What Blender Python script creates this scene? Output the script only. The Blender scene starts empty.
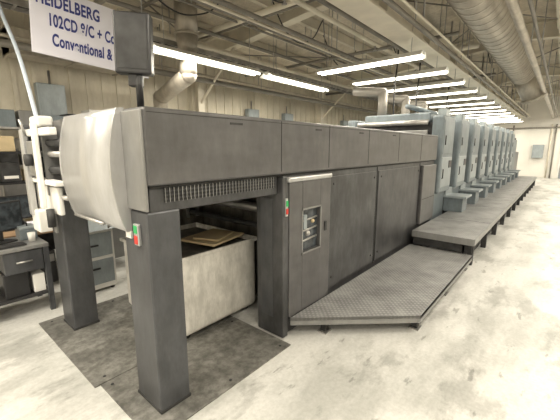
import bpy, bmesh, math, random
from mathutils import Vector, Matrix
random.seed(4)
S=bpy.context.scene
S.view_settings.view_transform='Standard'
S.view_settings.exposure=0.0

# ---------------------------------------------------------------- materials
def mat(name,col,rough=.5,metal=0,var=.12,scale=6,bump=0,emit=0,stretch=(1,1,1),col2=None,det=6,grime=0):
    m=bpy.data.materials.new(name); m.use_nodes=True
    nt=m.node_tree; N=nt.nodes; L=nt.links; b=N['Principled BSDF']
    b.inputs['Roughness'].default_value=rough; b.inputs['Metallic'].default_value=metal
    tc=N.new('ShaderNodeTexCoord'); mp=N.new('ShaderNodeMapping'); mp.inputs['Scale'].default_value=stretch
    L.new(tc.outputs['Object'],mp.inputs[0])
    n=N.new('ShaderNodeTexNoise'); n.inputs['Scale'].default_value=scale; n.inputs['Detail'].default_value=det
    L.new(mp.outputs[0],n.inputs['Vector'])
    r=N.new('ShaderNodeValToRGB')
    a=[max(0,c*(1-var)) for c in col]; c2=col2 if col2 else [min(1,c*(1+var)) for c in col]
    r.color_ramp.elements[0].position=.35; r.color_ramp.elements[1].position=.68
    r.color_ramp.elements[0].color=(*a,1); r.color_ramp.elements[1].color=(*c2,1)
    L.new(n.outputs['Fac'],r.inputs[0]); out=r.outputs[0]
    if grime:
        g=N.new('ShaderNodeTexNoise'); g.inputs['Scale'].default_value=14; g.inputs['Detail'].default_value=10; g.inputs['Roughness'].default_value=.7
        mp2=N.new('ShaderNodeMapping'); mp2.inputs['Scale'].default_value=(1,1,.35); L.new(tc.outputs['Object'],mp2.inputs[0]); L.new(mp2.outputs[0],g.inputs['Vector'])
        r2=N.new('ShaderNodeValToRGB'); r2.color_ramp.elements[0].position=.4; r2.color_ramp.elements[1].position=.62
        lo=1-grime; hi=1+grime*.6
        r2.color_ramp.elements[0].color=(lo,lo,lo*.98,1); r2.color_ramp.elements[1].color=(hi,hi,hi,1); L.new(g.outputs['Fac'],r2.inputs[0])
        mx=N.new('ShaderNodeMixRGB'); mx.blend_type='MULTIPLY'; mx.inputs[0].default_value=1; L.new(out,mx.inputs[1]); L.new(r2.outputs[0],mx.inputs[2]); out=mx.outputs[0]
    L.new(out,b.inputs['Base Color'])
    if bump:
        bp=N.new('ShaderNodeBump'); bp.inputs['Strength'].default_value=bump; bp.inputs['Distance'].default_value=.01
        L.new(n.outputs['Fac'],bp.inputs['Height']); L.new(bp.outputs[0],b.inputs['Normal'])
    if emit:
        b.inputs['Emission Color'].default_value=(*col,1); b.inputs['Emission Strength'].default_value=emit
    return m

M={}
M['hood']=mat('press_dark_paint',(.128,.126,.13),.33,.4,.14,2.2,.03,stretch=(1,1,2.5),grime=.1)
M['body']=mat('press_side_paint',(.085,.086,.091),.4,.4,.25,3,.04,grime=.2)
M['pillar']=mat('pillar_paint',(.09,.093,.102),.36,.4,.15,4,grime=.16)
M['silver']=mat('silver_cover',(.5,.5,.51),.32,.5,.08,3,grime=.06)
M['midgrey']=mat('hood_end_grey',(.27,.27,.27),.38,.4,.1,3,grime=.08)
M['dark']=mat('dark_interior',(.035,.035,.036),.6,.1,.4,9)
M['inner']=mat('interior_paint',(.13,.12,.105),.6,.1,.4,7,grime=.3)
M['black']=mat('black_plastic',(.022,.022,.024),.35,0,.2,9)
M['seam']=mat('panel_seam',(.02,.02,.02),.7)
M['blue']=mat('unit_bluegrey',(.19,.225,.25),.4,.25,.12,2,grime=.12)
M['bluel']=mat('unit_lightgrey',(.32,.36,.385),.4,.2,.1,2,grime=.1)
M['tub']=mat('worn_white_metal',(.7,.68,.64),.5,.05,.1,5,.1,grime=.18)
M['steel']=mat('bare_steel',(.42,.41,.4),.38,.7,.2,8)
M['white']=mat('white_paint',(.8,.79,.76),.5,0,.05,4)
M['wallm']=mat('wall_paint',(.66,.61,.51),.7,0,.12,1.2,grime=.06)
M['endwall']=mat('end_wall_paint',(.84,.82,.77),.7,0,.05,1)
M['ceil']=mat('roof_insulation',(.64,.58,.48),.8,0,.16,2,.2,grime=.12)
M['beam']=mat('beam_paint',(.76,.71,.6),.55,0,.08,3)
M['duct']=mat('duct_galvanised',(.52,.48,.42),.4,.4,.16,3,grime=.1)
M['pipe']=mat('pipe_grey',(.25,.235,.21),.5,.2,.14,3)
M['card']=mat('cardboard',(.55,.44,.27),.8,0,.12,6)
M['red']=mat('red_plastic',(.6,.04,.03),.4)
M['green']=mat('green_plastic',(.03,.4,.12),.4)
M['blueink']=mat('blue_ink',(.035,.045,.22),.6)
M['paper']=mat('banner_paper',(.76,.75,.84),.7,0,.04,3)
M['hose']=mat('hose_plastic',(.55,.62,.72),.4)
M['wood']=mat('wood_top',(.3,.2,.12),.5,0,.3,5,stretch=(1,8,1))
M['tube']=mat('lamp_tube',(1,.95,.8),.5,emit=9)
M['glass']=mat('panel_glass',(.06,.07,.08),.12,.1,.5,14)
M['plate']=mat('floor_plate_steel',(.22,.215,.2),.5,.3,.25,4,.1,grime=.35)
M['rubber']=mat('rubber',(.03,.03,.03),.8)

def diamond():
    m=bpy.data.materials.new('diamond_plate'); m.use_nodes=True
    nt=m.node_tree;N=nt.nodes;L=nt.links;b=N['Principled BSDF']
    b.inputs['Metallic'].default_value=.35;b.inputs['Roughness'].default_value=.42
    tc=N.new('ShaderNodeTexCoord')
    ws=[]
    for a in (45,-45):
        mp=N.new('ShaderNodeMapping'); mp.inputs['Rotation'].default_value=(0,0,math.radians(a))
        L.new(tc.outputs['Object'],mp.inputs[0])
        w=N.new('ShaderNodeTexWave'); w.inputs['Scale'].default_value=8; w.inputs['Distortion'].default_value=0
        L.new(mp.outputs[0],w.inputs['Vector']); ws.append(w)
    mu=N.new('ShaderNodeMath');mu.operation='MULTIPLY'
    L.new(ws[0].outputs['Fac'],mu.inputs[0]);L.new(ws[1].outputs['Fac'],mu.inputs[1])
    bp=N.new('ShaderNodeBump');bp.inputs['Strength'].default_value=.4;bp.inputs['Distance'].default_value=.006
    L.new(mu.outputs[0],bp.inputs['Height']);L.new(bp.outputs[0],b.inputs['Normal'])
    n=N.new('ShaderNodeTexNoise');n.inputs['Scale'].default_value=3;n.inputs['Detail'].default_value=10;n.inputs['Roughness'].default_value=.7
    L.new(tc.outputs['Object'],n.inputs['Vector'])
    ad=N.new('ShaderNodeMath');ad.operation='MULTIPLY_ADD';ad.inputs[1].default_value=.3
    L.new(mu.outputs[0],ad.inputs[0]);L.new(n.outputs['Fac'],ad.inputs[2])
    r=N.new('ShaderNodeValToRGB');r.color_ramp.elements[0].position=.38;r.color_ramp.elements[1].position=.85
    r.color_ramp.elements[0].color=(.2,.2,.2,1);r.color_ramp.elements[1].color=(.46,.46,.46,1)
    L.new(ad.outputs[0],r.inputs[0]);L.new(r.outputs[0],b.inputs['Base Color'])
    return m
M['diamond']=diamond()

def floor_mat():
    m=bpy.data.materials.new('worn_concrete'); m.use_nodes=True
    nt=m.node_tree;N=nt.nodes;L=nt.links;b=N['Principled BSDF']
    tc=N.new('ShaderNodeTexCoord')
    def noise(s,d,st=(1,1,1),dist=0,ro=.6,loc=(0,0,0)):
        mp=N.new('ShaderNodeMapping');mp.inputs['Scale'].default_value=st;mp.inputs['Location'].default_value=loc
        L.new(tc.outputs['Object'],mp.inputs[0])
        n=N.new('ShaderNodeTexNoise');n.inputs['Scale'].default_value=s;n.inputs['Detail'].default_value=d
        n.inputs['Distortion'].default_value=dist;n.inputs['Roughness'].default_value=ro
        L.new(mp.outputs[0],n.inputs['Vector']);return n
    def ramp(n,p0,c0,p1,c1):
        r=N.new('ShaderNodeValToRGB');r.color_ramp.elements[0].position=p0;r.color_ramp.elements[1].position=p1
        r.color_ramp.elements[0].color=(*c0,1);r.color_ramp.elements[1].color=(*c1,1);L.new(n,r.inputs[0]);return r
    def mul(a,c,f=1):
        mx=N.new('ShaderNodeMixRGB');mx.blend_type='MULTIPLY';mx.inputs[0].default_value=f
        L.new(a,mx.inputs[1]);L.new(c,mx.inputs[2]);return mx.outputs[0]
    a=ramp(noise(1.1,12,(.55,1.3,1),0,.62).outputs['Fac'],.40,(.45,.45,.43),.55,(.66,.655,.635))
    patch=ramp(noise(1.7,12,(.6,1.1,1),0,.68,(3,7,0)).outputs['Fac'],.53,(1,1,1),.6,(.72,.72,.715))
    fine=ramp(noise(28,8,(1,1,1),0,.75).outputs['Fac'],.35,(.87,.87,.86),.6,(1.04,1.04,1.04))
    spots=ramp(noise(6,6,(.5,1.5,1),0,.6).outputs['Fac'],.63,(1,1,1),.68,(.6,.6,.59))
    o=mul(mul(mul(a.outputs[0],patch.outputs[0]),fine.outputs[0]),spots.outputs[0])
    L.new(o,b.inputs['Base Color'])
    rr=ramp(noise(2,8).outputs['Fac'],.35,(.3,.3,.3),.7,(.55,.55,.55));L.new(rr.outputs[0],b.inputs['Roughness'])
    return m
M['floor']=floor_mat()

# ---------------------------------------------------------------- builder
class B:
    def __init__(s,name): s.name=name; s.bm=bmesh.new(); s.mats=[]
    def mi(s,k):
        if k not in s.mats: s.mats.append(k)
        return s.mats.index(k)
    def _merge(s,t,k,smooth=False,mtx=None):
        i=s.mi(k)
        if mtx: bmesh.ops.transform(t,matrix=mtx,verts=t.verts)
        bmesh.ops.recalc_face_normals(t,faces=t.faces)
        for f in t.faces: f.material_index=i; f.smooth=smooth
        me=bpy.data.meshes.new('tmp'); t.to_mesh(me); t.free(); s.bm.from_mesh(me); bpy.data.meshes.remove(me)
    def box(s,x0,x1,y0,y1,z0,z1,k,bev=0,mtx=None,seg=2):
        t=bmesh.new(); bmesh.ops.create_cube(t,size=1)
        for v in t.verts: v.co=Vector(((x0+x1)/2+v.co.x*(x1-x0),(y0+y1)/2+v.co.y*(y1-y0),(z0+z1)/2+v.co.z*(z1-z0)))
        if bev: bmesh.ops.bevel(t,geom=t.edges[:],offset=bev,segments=seg,affect='EDGES',profile=.5)
        s._merge(t,k,False,mtx)
    def cyl(s,p0,p1,r,k,seg=20,r2=None,cap=True):
        p0=Vector(p0);p1=Vector(p1);d=p1-p0
        t=bmesh.new(); bmesh.ops.create_cone(t,cap_ends=cap,segments=seg,radius1=r,radius2=r if r2 is None else r2,depth=d.length)
        mt=Matrix.Translation((p0+p1)/2)@d.to_track_quat('Z','Y').to_matrix().to_4x4()
        s._merge(t,k,True,mt)
    def ball(s,p,r,k,sc=(1,1,1)):
        t=bmesh.new(); bmesh.ops.create_uvsphere(t,u_segments=14,v_segments=8,radius=r)
        s._merge(t,k,True,Matrix.Translation(p)@Matrix.Diagonal((*sc,1)))
    def prism(s,poly,axis,a,b,k,smooth=False):
        t=bmesh.new()
        def P(u,v,w): return {'x':(w,u,v),'y':(u,w,v),'z':(u,v,w)}[axis]
        A=[t.verts.new(P(u,v,a)) for u,v in poly];C=[t.verts.new(P(u,v,b)) for u,v in poly]
        n=len(poly)
        for i in range(n): t.faces.new((A[i],A[(i+1)%n],C[(i+1)%n],C[i]))
        t.faces.new(A);t.faces.new(C[::-1])
        s._merge(t,k,smooth)
    def done(s,parent=None):
        me=bpy.data.meshes.new(s.name); s.bm.to_mesh(me); s.bm.free()
        for k in s.mats: me.materials.append(M[k])
        o=bpy.data.objects.new(s.name,me); S.collection.objects.link(o)
        if parent: o.parent=parent
        return o
def empty(name):
    o=bpy.data.objects.new(name,None); S.collection.objects.link(o); return o

# ---------------------------------------------------------------- room shell
X0,X1,Y0,Y1=-4.5,26,-4.5,7.5
def roofz(y): return 4.2+.1*(Y1-y) if y>1 else 4.85-.1*(1-y)
b=B('floor'); b.box(X0,X1,Y0,Y1,-.15,0,'floor'); b.done()
def ribwall(name,axis,pos,out,a,c,h,k,step=.3):
    b=B(name)
    if axis=='y': b.box(a,c,min(pos,pos+out),max(pos,pos+out),0,h,k)
    else: b.box(min(pos,pos+out),max(pos,pos+out),a,c,0,h,k)
    sgn=-1 if out>0 else 1
    t=a+.1
    while t<c-.1:
        q=pos+sgn*.025
        if axis=='y': b.box(t,t+.07,min(pos,q),max(pos,q),0,h-.02,k)
        else: b.box(min(pos,q),max(pos,q),t,t+.07,0,h-.02,k)
        t+=step
    return b.done()
ribwall('wall_left','y',Y1,.15,X0,X1,4.2,'wallm')
ribwall('wall_right','y',Y0,-.15,X0,X1,4.3,'endwall',.6)
ribwall('wall_end','x',X1,.15,Y0,Y1,4.95,'endwall',1.2)
ribwall('wall_rear','x',X0,-.15,Y0,Y1,4.95,'endwall',1.2)
b=B('ceiling')
b.prism([(Y1+.15,4.185),(1,4.85),(Y0-.15,4.285),(Y0-.15,4.4),(1,5.0),(Y1+.15,4.3)],'x',X0-.15,X1+.15,'ceil'); b.done()
b=B('trim_1')
b.box(X0,X1,Y1-.05,Y1-.026,0,.12,'duct'); b.done()
b=B('door_1'); xd=X1-.03
b.box(xd-.05,xd,-.9,.1,0,2.1,'bluel',.01); b.box(xd-.06,xd,-.98,-.9,0,2.18,'white'); b.box(xd-.06,xd,.1,.18,0,2.18,'white'); b.box(xd-.06,xd,-.98,.18,2.1,2.18,'white')
b.cyl((xd-.08,0,1),(xd-.05,0,1),.03,'steel'); b.done()
b=B('wall_pipes')
for y,k in ((.5,'pipe'),(.7,'beam'),(2.6,'pipe')): b.cyl((X1-.08,y,0),(X1-.08,y,3.2),.04,k,10)
b.box(X1-.3,X1-.04,.95,1.5,1.2,2.0,'bluel',.02); b.cyl((X1-.1,-1,3.0),(X1-.1,5,3.0),.05,'pipe',10); b.done()

for xr in (-.2,5.3,10.8,16.3,21.8):
    b=B('steel_roof_frame')
    for ya,yb in ((Y1-.3,1),(1,Y0+.3)):
        za,zb=roofz(ya)-.01,roofz(yb)-.01
        for lo,hi,w in ((.0,.03,.1),(.03,.36,.012),(.36,.39,.1)):
            b.prism([(ya,za-lo),(yb,zb-lo),(yb,zb-hi),(ya,za-hi)],'x',xr-w,xr+w,'beam')
    for yc in (Y1-.3,Y0+.3):
        h=roofz(yc)-.02
        b.box(xr-.09,xr+.09,yc-.13,yc-.11,0,h,'beam'); b.box(xr-.09,xr+.09,yc+.11,yc+.13,0,h,'beam'); b.box(xr-.01,xr+.01,yc-.11,yc+.11,0,h,'beam')
    b.cyl((xr,Y1-.4,2.9),(xr,Y1-1.7,roofz(Y1-1.7)-.38),.03,'beam',8)
    b.done()
b=B('roof_purlins')
y=6.8
while y>-4:
    z=roofz(y)
    b.box(X0+.05,X1-.05,y-.02,y+.02,z-.19,z-.012,'beam'); b.box(X0+.05,X1-.05,y-.02,y+.07,z-.2,z-.185,'beam')
    y-=.8
b.done()
b=B('roof_bracing')
for xa in (-.2,5.3,10.8,16.3):
    for ya,yb in ((6.8,3.6),(3.6,6.8),(3.2,-.4),(-.4,3.2)):
        b.cyl((xa+.1,ya,roofz(ya)-.24),(xa+5.4,yb,roofz(yb)-.24),.014,'pipe',6)
b.done()
b=B('ceiling_beam')
b.box(X0+.1,X1-.1,2.14,2.56,3.66,3.69,'beam'); b.box(X0+.1,X1-.1,2.335,2.365,3.69,4.0,'beam'); b.box(X0+.1,X1-.1,2.14,2.56,4.0,4.03,'beam')
x=-3
while x<X1-1:
    b.box(x,x+.02,2.2,2.5,3.69,4.0,'beam'); b.cyl((x,2.35,4.03),(x,2.35,roofz(2.35)-.01),.02,'steel',8); x+=2
b.done()
for y,z,r,k,nm in ((3.3,3.95,.04,'beam','sprinkler_pipe'),(5.9,3.85,.05,'beam','sprinkler_pipe'),(.3,4.0,.05,'beam','sprinkler_pipe'),(4.5,4.0,.04,'pipe','ceiling_conduit'),(4.7,4.0,.02,'pipe','ceiling_conduit'),
    (2.8,3.8,.035,'pipe','ceiling_conduit'),(3.7,3.7,.035,'pipe','ceiling_conduit'),(3.85,3.7,.02,'beam','ceiling_conduit'),(2.0,3.7,.04,'pipe','ceiling_conduit'),(1.86,3.72,.02,'beam','ceiling_conduit'),(.72,3.6,.06,'duct','ceiling_conduit'),(.55,3.62,.025,'pipe','ceiling_conduit'),(6.6,3.35,.06,'pipe','ceiling_conduit'),(6.75,3.5,.03,'duct','ceiling_conduit'),(-.2,4.2,.03,'pipe','ceiling_conduit'),(5.4,3.95,.035,'pipe','ceiling_conduit')):
    b=B(nm)
    b.cyl((X0+.1,y,z),(X1-.15,y,z),r,k,12)
    x=-4+y*.3
    while x<X1-.5:
        b.cyl((x,y,z),(x,y,roofz(y)-.01),.01,'steel',6); 
        if nm=='sprinkler_pipe': b.cyl((x+1,y,z-.12),(x+1,y,z),.015,'steel',8); b.cyl((x+1,y,z-.13),(x+1,y,z-.12),.04,'steel',10)
        x+=3
    b.done()
for x,z,r in ((2.2,3.78,.04),(3.1,4.1,.03),(4.4,4.02,.05),(4.55,4.02,.025),(7.2,3.9,.035),(9.0,4.08,.06),(11.6,3.88,.04),(14.8,4.05,.05),(19,3.9,.05)):
    b=B('ceiling_cross_pipe'); b.cyl((x,Y1-.05,z),(x,1.75,z),r,'beam' if r>.045 else 'pipe',10)
    for y in (6.5,3.9,2.0): b.cyl((x,y,z),(x,y,roofz(y)-.01),.008,'steel',6)
    b.done()
b=B('cable_tray')
b.box(1,24,5.62,5.64,3.62,3.7,'steel'); b.box(1,24,5.86,5.88,3.62,3.7,'steel')
x=1
while x<24: b.box(x,x+.03,5.64,5.86,3.62,3.635,'steel'); x+=.35
for y in (5.7,5.76): b.cyl((1,y,3.655),(24,y,3.655),.018,'black',8)
x=1.5
while x<24:
    for y in (5.63,5.87): b.cyl((x,y,3.66),(x,y,roofz(y)-.01),.006,'steel',6)
    x+=2.5
b.done()
def cord(name,pts,r,k):
    cu=bpy.data.curves.new(name,'CURVE'); cu.dimensions='3D'; cu.bevel_depth=r; cu.materials.append(M[k])
    sp=cu.splines.new('BEZIER'); sp.bezier_points.add(len(pts)-1)
    for p,c in zip(sp.bezier_points,pts): p.co=c;p.handle_left_type=p.handle_right_type='AUTO'
    o=bpy.data.objects.new(name,cu); S.collection.objects.link(o); return o
cord('air_hose',[(.9,5.0,4.4),(.98,4.7,3.3),(1.0,4.3,2.75),(.95,3.72,2.0)],.018,'hose')
for x,y,d in ((2.4,4.8,.5),(3.2,3.6,.5),(4.6,4.2,.7),(6.9,4.6,.6),(8.3,3.6,.4),(10.2,1.9,.6),(5.2,2.0,.3)):
    cord('hanging_cable',[(x,y,roofz(y)-.02),(x+.5,y-.1,roofz(y)-.35-d*.5),(x+1.3,y,roofz(y)-.3-d*.4),(x+1.9,y+.1,roofz(y)-.02)],.012,'black')
for x,y in ((7.2,2.9),(8.6,2.9),(11.3,2.9)):
    cord('power_cord',[(x,y,roofz(y)-.02),(x+.05,y,3.6),(x-.03,y,3.0),(x,y,2.5)],.016,'black')
b=B('ventilation_duct')
b.cyl((2.6,1.33,4.18),(14,1.33,4.18),.34,'duct',36)
x=2.6
while x<14.1: b.cyl((x-.012,1.33,4.18),(x+.012,1.33,4.18),.356,'duct',36); x+=.3
b.ball((14,1.33,4.18),.34,'duct'); b.cyl((14,1.33,4.18),(14.3,1.0,3.5),.33,'duct',32); b.cyl((14.3,1.0,3.5),(14.33,.97,3.43),.37,'duct',32)
b.done()
b=B('ventilation_duct')
b.cyl((3.75,5.35,4.3),(3.75,5.35,3.75),.2,'duct',24); b.cyl((3.75,5.35,3.75),(3.75,5.35,3.45),.2,'duct',24,r2=.15)
b.cyl((3.75,5.35,3.75),(3.75,5.35,3.78),.22,'duct',24)
b.cyl((3.75,5.35,3.45),(3.75,5.35,3.1),.15,'duct',24); b.ball((3.75,5.35,3.1),.15,'duct'); b.cyl((3.75,5.35,3.1),(4.1,6.9,2.9),.15,'duct',24)
b.ball((4.1,6.95,2.9),.15,'duct'); b.cyl((4.1,6.95,2.95),(4.1,6.95,0),.15,'duct',24)
b.done()
b=B('ventilation_duct')
b.box(1.5,3.3,6.9,7.35,3.3,3.7,'duct',.01)
for x in (1.5,2.4,3.28): b.box(x,x+.03,6.88,7.37,3.28,3.72,'duct')
b.done()
for x in (2.15,7.4,9.1,13):
    b=B('electrical_conduit'); b.cyl((x,7.42,.5),(x,7.42,3.2),.02,'steel',8); b.box(x-.25,x+.2,7.28,7.44,2.3,2.95,'bluel',.01); b.box(x-.22,x+.17,7.27,7.285,2.33,2.92,'bluel',.004); b.done()

# ---------------------------------------------------------------- lamps
def fixture(x,y,z,along,ln=2.3,power=55,w=.17):
    b=B('fluorescent_light_fixture'); h=ln/2
    def bx(a0,a1,c0,c1,z0,z1,k):
        if along=='x': b.box(x+a0,x+a1,y+c0,y+c1,z0,z1,k)
        else: b.box(x+c0,x+c1,y+a0,y+a1,z0,z1,k)
    bx(-h,h,-.06,.06,z+.05,z+.11,'white')
    for s in (-1,1):
        P=[(s*.06,z+.11),(s*w,z+.02),(s*(w-.005),z+.015),(s*.055,z+.1)]
        if along=='x': b.prism([(y+u,v) for u,v in P],'x',x-h,x+h,'white')
        else: b.prism([(x+u,v) for u,v in P],'y',y-h,y+h,'white')
        c=.07*s
        if along=='x': b.cyl((x-h+.03,y+c,z+.02),(x+h-.03,y+c,z+.02),.022,'tube',10)
        else: b.cyl((x+c,y-h+.03,z+.02),(x+c,y+h-.03,z+.02),.022,'tube',10)
        e=(x+s*h*.8,y,z+.1) if along=='x' else (x,y+s*h*.8,z+.1)
        b.cyl(e,(e[0],e[1],roofz(e[1])-.01),.006,'steel',6)
    o=b.done()
    l=bpy.data.lights.new('lamp_glow','AREA'); l.shape='RECTANGLE'; l.size=ln*.95; l.size_y=.22; l.energy=power; l.color=(1,.92,.77)
    lo=bpy.data.objects.new('lamp_glow',l); S.collection.objects.link(lo)
    lo.location=(x,y,z-.01)
    if along=='y': lo.rotation_euler=(0,0,math.radians(90))
    lo.parent=o
fixture(4.1,5.1,3.3,'x',2.4,88,.2); fixture(6.75,5.1,3.3,'x',2.4,85,.2)
x=6.1
while x<25:
    fixture(x,3.05,3.3,'y',2.1,46); x+=1.5
for x in (-2.5,.5,3.5,6.5,9.5,12.5,15.5,18.5,21.5,24.3): fixture(x,-.9,3.6,'y',2.2,86)
for x in (-2.5,-.3): fixture(x,2.6,3.5,'y',2.1,92)  # unseen fixtures, this line and the next, added to fill the room with light
fixture(-1.2,5.6,3.4,'x',2.3,70)

# ---------------------------------------------------------------- printing press
press=empty('printing_press')
YF=1.87; YB=3.8
b=B('delivery_hood')
b.box(.97,6.8,YF-.03,YB,1.575,2.035,'hood',.018)
b.box(.99,6.78,YF,YB-.03,1.56,1.58,'seam')
for i,s in enumerate([2.19,2.95,3.86,4.85,5.85]):
    b.box(s-.004,s+.004,YF-.032,YF-.028,1.6,2.02,'seam')
b.box(.99,6.78,YF-.032,YF-.028,2.003,2.007,'seam')
b.box(1.62,1.74,YF-.034,YF-.03,1.965,1.98,'dark')
for x in (2.7,3.6,4.6): b.box(x,x+.1,YF-.034,YF-.03,1.965,1.98,'dark')
b.box(2.6,6.6,2.2,3.5,2.035,2.07,'body',.01)
b.done(press)
b=B('vent_fascia')
b.box(1.0,2.19,YF+.02,YB-.04,1.40,1.56,'body',.008)
n=34
for i in range(n):
    x=1.1+i*(1.06/n)
    for z in (1.463,1.488,1.513,1.538):
        b.box(x,x+.022,YF+.012,YF+.021,z,z+.014,'seam')
    b.box(x,x+.005,YF+.008,YF+.012,1.46,1.555,'midgrey')
b.done(press)
def pillar(n,x0,x1,y0,y1):
    b=B(n); b.box(x0,x1,y0,y1,.0,1.41,'pillar',.012)
    b.box(x0-.005,x1+.005,y0-.005,y1+.005,0.012,.035,'dark',.004)
    return b
b=pillar('delivery_post_1',.97,1.2,1.88,2.2)
b.box(.95,.972,1.97,2.03,1.19,1.33,'silver',.005)
b.box(.945,.955,1.98,2.02,1.27,1.32,'green',.003); b.box(.945,.955,1.98,2.02,1.20,1.255,'red',.003)
b.box(.955,.972,2.08,2.15,1.22,1.27,'white',.003)
b.done(press)
b=pillar('delivery_post_2',.97,1.2,3.5,3.8); b.box(.95,.972,3.6,3.66,1.0,1.2,'silver',.004); b.done(press)
b=B('end_cover')
prof=[]
for i in range(19):
    a=i/18
    z=1.27+.77*a
    x=.955-.085*math.sin(math.pi*(a*.9+.05))**.8
    prof.append((x,z))
inner=[(x+.02,z) for x,z in prof[::-1]]
b.prism(prof+inner,'y',2.1,2.98,'silver',True)
b.prism([(x-.002,z) for x,z in prof]+[(.98,2.045),(.98,1.26)],'y',2.085,2.102,'silver'); b.prism([(x-.002,z) for x,z in prof]+[(.98,2.045),(.98,1.26)],'y',2.97,2.99,'silver')
b.box(.955,.975,1.85,2.1,1.42,2.02,'midgrey',.008)  # hood end in lighter grey: light from the left put into the colour
b.cyl((.88,2.3,1.3),(.88,2.8,1.3),.012,'steel')
b.done(press)
b=B('gripper_frame')
b.box(.93,1.0,3.02,3.07,1.3,2.03,'pillar',.006); b.box(.82,1.0,3.72,3.8,1.25,2.0,'pillar',.01)
b.box(.85,.97,3.3,3.33,1.4,1.95,'midgrey',.006)
b.box(.82,.9,3.0,3.75,1.5,1.54,'white',.008); b.box(.82,.88,3.0,3.72,1.9,1.96,'white',.01)
b.box(.78,.82,3.25,3.31,1.3,2.0,'white',.01); b.box(.78,.83,3.6,3.68,1.2,1.96,'silver',.012)
b.box(.8,.82,3.35,3.58,1.56,1.86,'midgrey',.01)
for z,r,k in ((1.75,.025,'steel'),(1.84,.03,'dark'),(1.62,.03,'dark'),(1.4,.02,'steel')): b.cyl((.9,3.0,z),(.9,3.75,z),r,k)
b.cyl((.75,3.45,1.7),(.8,3.45,1.7),.05,'dark'); b.cyl((.8,3.55,1.9),(.77,3.55,2.04),.01,'steel')
b.box(.85,.98,3.4,3.6,1.98,2.07,'white',.02)
b.cyl((.82,3.2,1.3),(.82,3.2,1.15),.03,'dark'); b.box(.8,.9,3.5,3.7,1.05,1.25,'white',.01); b.box(.86,.9,3.1,3.7,1.25,1.48,'white',.01)
b.done(press)
b=B('side_panels')
XI=2.75
b.box(XI,6.8,YF+.01,YB-.02,0,1.565,'body',.01)
b.box(2.26,XI+.05,YF+.01,2.0,0,1.565,'body',.006)
b.box(2.21,XI+.05,3.7,YB-.02,.2,1.565,'inner',.006)
b.box(2.2,2.28,YF-.04,2.16,0.014,1.555,'body',.01)
b.box(2.194,2.2,1.95,2.1,.2,1.35,'pillar',.002)
yd0,yd1=YF-.05,YF+.012
WZ0,WZ1=.8,1.22
b.box(2.28,2.48,yd0,yd1,.2,1.5,'hood',.006); b.box(2.78,2.97,yd0,yd1,.2,1.5,'hood',.006)
b.box(2.48,2.78,yd0,yd1,.2,WZ0,'hood'); b.box(2.48,2.78,yd0,yd1,WZ1,1.5,'hood')
b.box(2.48,2.78,YF-.01,YF+.012,WZ0,WZ1,'glass')
for i in range(3): b.cyl((2.5,YF-.02,WZ0+.1+i*.1),(2.76,YF-.02,WZ0+.12+i*.1),.01,'steel',8)
b.ball((2.6,YF-.02,WZ0+.17),.03,'steel'); b.ball((2.69,YF-.02,WZ0+.28),.02,'card'); b.box(2.53,2.58,YF-.03,YF,WZ0+.22,WZ0+.36,'bluel')
for a in ((2.465,2.48,WZ0-.015,WZ1+.015),(2.78,2.795,WZ0-.015,WZ1+.015),(2.465,2.795,WZ0-.015,WZ0),(2.465,2.795,WZ1,WZ1+.015)): b.box(a[0],a[1],yd0-.006,yd0,a[2],a[3],'midgrey')
b.box(2.25,2.97,YF-.07,YF+.01,1.5,1.545,'silver',.012)
b.box(2.225,2.255,YF-.052,YF-.04,1.2,1.36,'silver'); b.box(2.228,2.252,YF-.06,YF-.05,1.29,1.34,'green'); b.box(2.228,2.252,YF-.06,YF-.05,1.22,1.27,'red')
b.box(2.86,2.9,yd0-.01,yd0,.95,1.05,'black',.003)
for s in (2.985,4.23,5.97):
    b.box(s-.005,s+.005,YF+.004,YF+.012,.2,1.55,'seam')
for x0,x1 in ((3.02,4.2),(4.26,5.94)):
    b.box(x0,x1,YF-.006,YF+.011,.22,1.5,'body',.006)
for x in (3.1,4.12,4.34,5.86):
    for z in (.35,1.42): b.cyl((x,YF-.012,z),(x,YF-.005,z),.014,'dark',10)
b.box(6.0,6.78,YF-.05,YF+.011,.45,1.5,'hood',.01)
b.box(6.05,6.73,YF-.055,YF-.048,.9,.905,'seam')
b.done(press)
b=B('delivery_interior')
b.box(XI-.02,XI,2.0,3.7,.0,1.5,'inner')
for y in (2.4,2.8,3.2,3.6): b.cyl((1.1,y,1.37),(XI,y,1.37),.02,'steel',8)
b.cyl((2.6,2.0,1.15),(2.6,3.7,1.15),.05,'steel'); b.cyl((2.5,2.0,.98),(2.5,3.7,.98),.03,'dark')
b.box(1.2,2.2,3.74,3.77,1.2,1.4,'pillar',.005)
for x in (2.3,2.45,2.6): b.box(x,x+.03,3.66,3.7,.9,1.4,'steel')
for y in (2.35,3.66): b.cyl((1.45,y,.95),(1.45,y,1.4),.012,'steel',8)
b.done(press)
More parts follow.
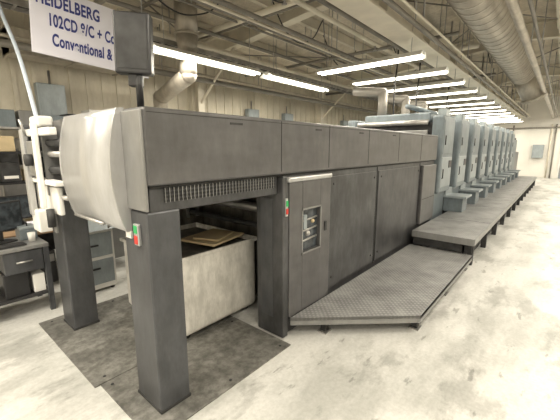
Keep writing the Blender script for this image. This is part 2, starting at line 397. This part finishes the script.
def unit(i,x):
    b=B('printing_unit_%d'%i)
    w=.86
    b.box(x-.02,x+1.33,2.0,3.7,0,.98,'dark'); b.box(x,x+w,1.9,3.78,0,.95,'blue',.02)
    for y0,y1 in ((1.8,2.02),(3.66,3.86)):
        b.box(x,x+w,y0,y1,.9,2.42,'blue',.04,seg=3)
        b.box(x+.06,x+w-.06,y0-.008,y0+.02,1.02,1.62,'bluel',.01)
        b.box(x+.06,x+w-.06,y0-.008,y0+.02,1.68,2.34,'blue',.01)
    b.box(x+.08,x+w-.05,2.02,3.66,.95,2.3,'dark')
    b.box(x+.0,x+.08,2.1,3.58,1.0,1.55,'blue',.01); b.box(x+.02,x+.08,2.1,3.58,1.62,2.15,'midgrey',.01)
    b.cyl((x+.02,2.1,2.3),(x+.02,3.6,2.3),.05,'steel'); b.box(x+.12,x+w-.12,2.1,3.5,2.3,2.5,'blue',.03)
    b.box(x+.2,x+.5,1.83,1.99,2.4,2.56,'bluel',.02)
    for z in (1.3,1.95): b.cyl((x+.12,1.775,z-.09),(x+.12,1.775,z+.09),.01,'black',8); 
    b.box(x+.11,x+.13,1.775,1.8,1.2,1.215,'black')
    b.box(x+.55,x+.75,1.782,1.795,1.4,1.55,'black',.004)
    b.box(x+w,x+1.35,1.95,3.7,.95,1.0,'steel')
    b.box(x+w+.02,x+1.36,2.0,2.03,.95,2.25,'dark')
    b.box(x+w-.05,x+1.37,1.45,1.95,.74,.79,'bluel',.008); b.box(x+w,x+1.3,1.52,1.9,.44,.74,'blue',.01)
    b.box(x+w-.02,x+1.37,1.86,1.93,.79,.93,'bluel',.01)
    b.cyl((x+w+.24,1.95,.95),(x+w+.24,1.95,1.7),.015,'steel',8)
    b.done(press)
for i in range(9): unit(i+1,6.95+1.38*i)
b=B('coater_tower')
xx=6.95+1.38*9
b.box(xx,xx+1.2,1.85,3.8,0,2.2,'blue',.04); b.box(xx+1.25,xx+3.2,1.9,3.7,0,1.6,'hood',.04); b.box(xx+1.3,xx+1.7,1.95,3.6,1.6,2.3,'dark',.02)
b.done(press)
b=B('dryer_pipes')
for x in (7.3,8.7,10.1): 
    b.cyl((x,3.2,2.45),(x,3.2,3.0),.1,'pipe'); b.ball((x,3.2,3.0),.1,'pipe'); b.cyl((x,3.2,3.0),(x,3.9,3.1),.1,'pipe')
b.cyl((6.9,2.5,2.62),(18,2.5,2.62),.05,'blue')
b.done(press)

b=B('control_monitor')
b.cyl((1.12,2.14,2.037),(1.12,2.14,2.05),.08,'black'); b.cyl((1.12,2.14,2.04),(1.12,2.14,2.36),.022,'black')
R=Matrix.Translation((1.11,2.15,2.43))@Matrix.Rotation(math.radians(-42),4,'Z')@Matrix.Rotation(math.radians(2),4,'Y')
b.box(-.11,.11,-.045,.045,-.17,.19,'black',.012,R); b.box(-.08,.08,.045,.09,-.13,.11,'black',.012,R)
b.box(-.09,.09,-.049,-.044,-.14,.16,'dark',0,R); b.box(-.04,.04,-.02,.05,-.24,-.16,'black',.006,R)
b.done()

b=B('steel_floor_plate')
b.box(.82,2.18,1.72,2.5,.002,.012,'plate'); b.box(.78,2.18,2.51,3.95,.002,.012,'plate')
for x in (.88,1.5,2.1):
    for y in (1.78,2.44,2.58,3.88): b.cyl((x,y,.01),(x,y,.016),.012,'dark',8)
b.done()

b=B('pile_cart')
t=bmesh.new(); bmesh.ops.create_cube(t,size=1)
x0,x1,y0,y1,z0,z1=1.52,2.5,2.45,3.55,.06,.83
for v in t.verts: v.co=Vector(((x0+x1)/2+v.co.x*(x1-x0),(y0+y1)/2+v.co.y*(y1-y0),(z0+z1)/2+v.co.z*(z1-z0)))
ed=[e for e in t.edges if not all(v.co.z>z1-.01 for v in e.verts)]
bmesh.ops.bevel(t,geom=ed,offset=.07,segments=5,affect='EDGES',profile=.5)
t.normal_update()
top=[f for f in t.faces if f.normal.z>.9 and f.calc_center_median().z>z1-.01]
bmesh.ops.inset_region(t,faces=top,thickness=.025)
t.normal_update()
top=max([f for f in t.faces if f.calc_center_median().z>z1-.01 and f.normal.z>.9],key=lambda f:f.calc_area())
r=bmesh.ops.extrude_face_region(t,geom=[top]); bmesh.ops.delete(t,geom=[top],context='FACES_ONLY')
for v in [g for g in r['geom'] if isinstance(g,bmesh.types.BMVert)]: v.co.z-=.1
b._merge(t,'tub')
for a in ((x0-.012,x1+.012,y0-.012,y0+.012),(x0-.012,x1+.012,y1-.012,y1+.012),(x0-.012,x0+.012,y0,y1),(x1-.012,x1+.012,y0,y1)):
    b.box(*a,z1-.02,z1+.015,'tub',.006)
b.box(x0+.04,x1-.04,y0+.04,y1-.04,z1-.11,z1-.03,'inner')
for x in (x0+.1,x1-.1):
    for y in (y0+.1,y1-.1): b.cyl((x,y-.02,.042),(x,y+.02,.042),.03,'rubber')
b.cyl((x0-.03,3.0,.1),(x0-.03,3.0,.75),.012,'dark'); b.box(x0-.02,x0,2.9,3.2,.35,.4,'dark')
b.done()
b=B('cardboard_sheet')
R=Matrix.Translation((2.12,2.72,.87))@Matrix.Rotation(math.radians(12),4,'Z')
b.box(-.24,.28,-.2,.24,-.012,.012,'card',.004,R); b.box(-.16,.2,-.14,.15,.012,.03,'card',.004,R@Matrix.Rotation(.2,4,'Z')); b.done()

# ---------------------------------------------------------------- platforms
b=B('walkway_platform')
poly=[(2.29,1.81),(3.15,.87),(5.54,.87),(5.54,1.81)]
b.prism(poly,'z',.165,.2,'diamond')
def skirt(p,q,z0,z1,k,th=.02):
    p=Vector((*p,0));q=Vector((*q,0));d=(q-p).normalized();n=Vector((-d.y,d.x,0))*th
    b.prism([(p.x,p.y),(q.x,q.y),(q.x+n.x,q.y+n.y),(p.x+n.x,p.y+n.y)],'z',z0,z1,k)
skirt(poly[0],poly[1],.12,.199,'midgrey'); skirt(poly[1],poly[2],.12,.199,'midgrey')
for x,y in ((3.25,.95),(3.05,1.7),(4.3,.95),(5.4,.95),(4.3,1.7),(5.4,1.7),(2.6,1.62)):
    b.box(x-.03,x+.03,y-.03,y+.03,0,.165,'dark'); b.box(x-.06,x+.06,y-.05,y+.05,0,.012,'steel')
b.done()
b=B('walkway_platform')
b.box(5.56,20.2,.87,1.79,.40,.44,'diamond')
b.box(5.56,20.2,.86,.875,.34,.441,'midgrey'); b.box(5.545,5.56,.87,1.79,.34,.441,'midgrey')
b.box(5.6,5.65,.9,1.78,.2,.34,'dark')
x=5.7
while x<20.2:
    for y in (.93,1.7):
        b.box(x-.04,x+.04,y-.04,y+.04,0,.40,'dark')
    b.box(x-.02,x+.02,.9,1.75,.3,.4,'dark'); x+=1.2
for s in range(7,20,2): b.box(s-.004,s+.004,.88,1.78,.4405,.4415,'seam')
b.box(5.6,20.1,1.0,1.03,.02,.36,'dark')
b.done()

# ---------------------------------------------------------------- banner
ban=empty('banner_sign')
b=B('banner_board'); b.box(1.12,2.36,4.2,4.212,2.72,3.4,'paper',.002)
for x in (1.2,2.28): b.cyl((x,4.208,3.38),(x,4.208,roofz(4.2)-.01),.005,'steel',6)
b.done(ban)
for k,(txt,x,z,sx) in enumerate((('HEIDELBERG',1.17,3.21,.74),('102CD 8/C + Coater',1.27,3.02,.64),('Conventional & UV',1.3,2.83,.64))):
    c=bpy.data.curves.new('banner_text_%d'%(k+1),'FONT'); c.body=txt; c.size=.14; c.extrude=.001; c.offset=.004; c.space_character=1.06; c.materials.append(M['blueink'])
    o=bpy.data.objects.new('banner_text_%d'%(k+1),c); S.collection.objects.link(o); o.location=(x,4.198,z); o.scale=(sx,1.2,1); o.rotation_euler=(math.radians(90),0,0); o.parent=ban
# the banner hangs slightly crooked
piv=Matrix.Translation((1.7,4.2,3.1)); ban.matrix_world=piv@Matrix.Rotation(math.radians(3.5),4,'Y')@piv.inverted()

# ---------------------------------------------------------------- left background
b=B('office_desk')
b.box(.3,2.5,5.0,5.75,.71,.75,'wood',.005)
for x in (.34,2.46):
    for y in (5.04,5.71): b.box(x-.025,x+.025,y-.025,y+.025,0,.71,'black')
b.box(1.7,2.3,5.1,5.7,.12,.7,'midgrey',.01); b.box(.32,2.48,5.68,5.7,.3,.7,'dark')
b.done()
b=B('wall_shelf_rack')
for x in (.32,1.4,2.48):
    for y in (5.82,6.08): b.box(x-.015,x+.015,y-.015,y+.015,0,1.75,'black')
for z in (.3,1.3,1.72): b.box(.3,2.5,5.8,6.1,z,z+.03,'black')
for i,(x,k) in enumerate(((.4,'dark'),(.7,'blue'),(.98,'dark'),(1.25,'card'),(1.55,'white'),(1.8,'red'),(2.1,'card'))):
    b.box(x,x+.22,5.83,6.05,1.332,1.5+.05*(i%3),k,.01); b.box(x+.03,x+.19,5.82,5.83,1.38,1.42,'white')
    b.box(x,x+.2,5.83,6.05,1.752,1.9+.06*((i*2)%3),('midgrey','dark','card')[i%3],.01)
b.done()
def screen(x,y,z,a):
    b=B('computer_monitor'); R=Matrix.Translation((x,y,z))@Matrix.Rotation(math.radians(a),4,'Z')
    b.box(-.25,.25,-.02,.02,.12,.44,'black',.008,R); b.box(-.23,.23,-.024,-.019,.14,.42,'glass',0,R)
    b.box(-.03,.03,.0,.03,.01,.2,'black',0,R); b.box(-.12,.12,-.08,.08,0,.015,'black',.004,R); b.done()
screen(.95,5.4,.752,10); screen(2.2,5.45,.752,-15)
b=B('desktop_printer')
b.box(1.36,1.78,5.05,5.42,.752,.98,'white',.02); b.box(1.4,1.74,5.03,5.1,.82,.85,'dark'); b.box(1.4,1.74,5.12,5.38,.98,1.02,'midgrey',.01); b.done()
b=B('paper_stack')
for i in range(5): b.box(1.03+.01*i,1.27+.008*i,5.05,5.27,.752+.02*i,.771+.02*i,'white' if i%2 else 'paper')
b.done()
b=B('computer_tower')
for x in (.75,1.1): b.box(x,x+.2,5.1,5.55,.0,.45,'black',.01); b.box(x+.02,x+.18,5.09,5.1,.3,.4,'steel')
b.done()
# near workbench with a computer and clutter
b=B('workbench')
x0,x1,y0,y1=.1,1.02,4.2,4.78
b.box(x0,x1,y0,y1,.74,.78,'midgrey',.006); b.box(x0+.03,x1-.03,y0+.03,y1-.03,.2,.23,'dark')
for x in (x0+.03,x1-.03):
    for y in (y0+.03,y1-.03): b.box(x-.025,x+.025,y-.025,y+.025,0,.74,'pillar')
b.box(x1-.4,x1-.06,y0+.02,y1-.05,.5,.73,'pillar',.006); b.cyl((x1-.3,y0,.62),(x1-.16,y0,.62),.01,'steel',8)
b.box(x0+.5,x0+.72,y0+.06,y1-.1,.232,.5,'black',.01); b.box(x0+.75,x0+.86,y0+.06,y1-.1,.232,.44,'white',.01)
b.done()
screen(.68,4.56,.782,25)
b=B('computer_keyboard'); b.box(.5,.84,4.25,4.38,.782,.8,'black',.005)
for i in range(4): b.box(.515,.825,4.262+.028*i,4.284+.028*i,.8,.805,'dark')
b.done()
b=B('paper_cup'); b.cyl((.92,4.4,.781),(.92,4.4,.88),.03,'white',16,r2=.038); b.done()
b=B('tool_box'); b.box(.84,1.0,4.5,4.72,.782,.9,'blue',.008); b.box(.84,1.0,4.5,4.72,.9,.93,'bluel',.008); b.cyl((.92,4.55,.96),(.92,4.67,.96),.01,'black'); b.box(.915,.925,4.55,4.56,.92,.96,'black'); b.box(.915,.925,4.66,4.67,.92,.96,'black'); b.done()
b=B('control_console')
b.box(1.25,1.75,4.3,4.7,0.03,.8,'white',.015); b.prism([(4.25,.8),(4.72,.8),(4.72,1.0),(4.6,1.02)],'x',1.23,1.77,'bluel'); b.box(1.28,1.72,4.29,4.302,.1,.42,'bluel',.005); b.box(1.28,1.72,4.29,4.302,.46,.76,'bluel',.005)
b.box(1.45,1.55,4.27,4.29,.6,.62,'black'); b.box(1.45,1.55,4.27,4.29,.3,.32,'black')
for x in (1.3,1.7):
    for y in (4.35,4.65): b.cyl((x,y,0),(x,y,.04),.025,'rubber')
b.done()
b=B('storage_cabinet')
b.box(4.5,5.1,6.6,7.2,0,1.9,'bluel',.01); b.box(4.795,4.805,6.59,6.6,.05,1.85,'seam'); b.box(4.75,4.77,6.57,6.6,.9,1.05,'black'); b.done()
b=B('metal_shelf')
for x in (1.1,3.3):
    for y in (6.75,7.3): b.box(x-.02,x+.02,y-.02,y+.02,0,2.2,'steel')
for z in (.3,.9,1.5,2.1): b.box(1.08,3.32,6.73,7.32,z,z+.03,'steel')
for z in (.33,.93,1.53,2.13):
    x=1.15
    while x<2.95:
        w=random.uniform(.2,.4); b.box(x,x+w,6.8,7.2,z,z+random.uniform(.2,.45),random.choice(['card','white','dark','blue','black','wood','midgrey']),.01); x+=w+.05
b.done()

w=bpy.data.worlds.new('World'); S.world=w; w.use_nodes=True
w.node_tree.nodes['Background'].inputs[0].default_value=(.9,.92,1,1); w.node_tree.nodes['Background'].inputs[1].default_value=.6
cd=bpy.data.cameras.new('Camera'); cd.lens=21.2; cd.sensor_width=36; cd.clip_start=.05
cam=bpy.data.objects.new('Camera',cd); S.collection.objects.link(cam)
cam.location=(0,0,1.8); cam.rotation_euler=(math.radians(90-10.64),0,math.radians(40.3-90))
S.camera=cam
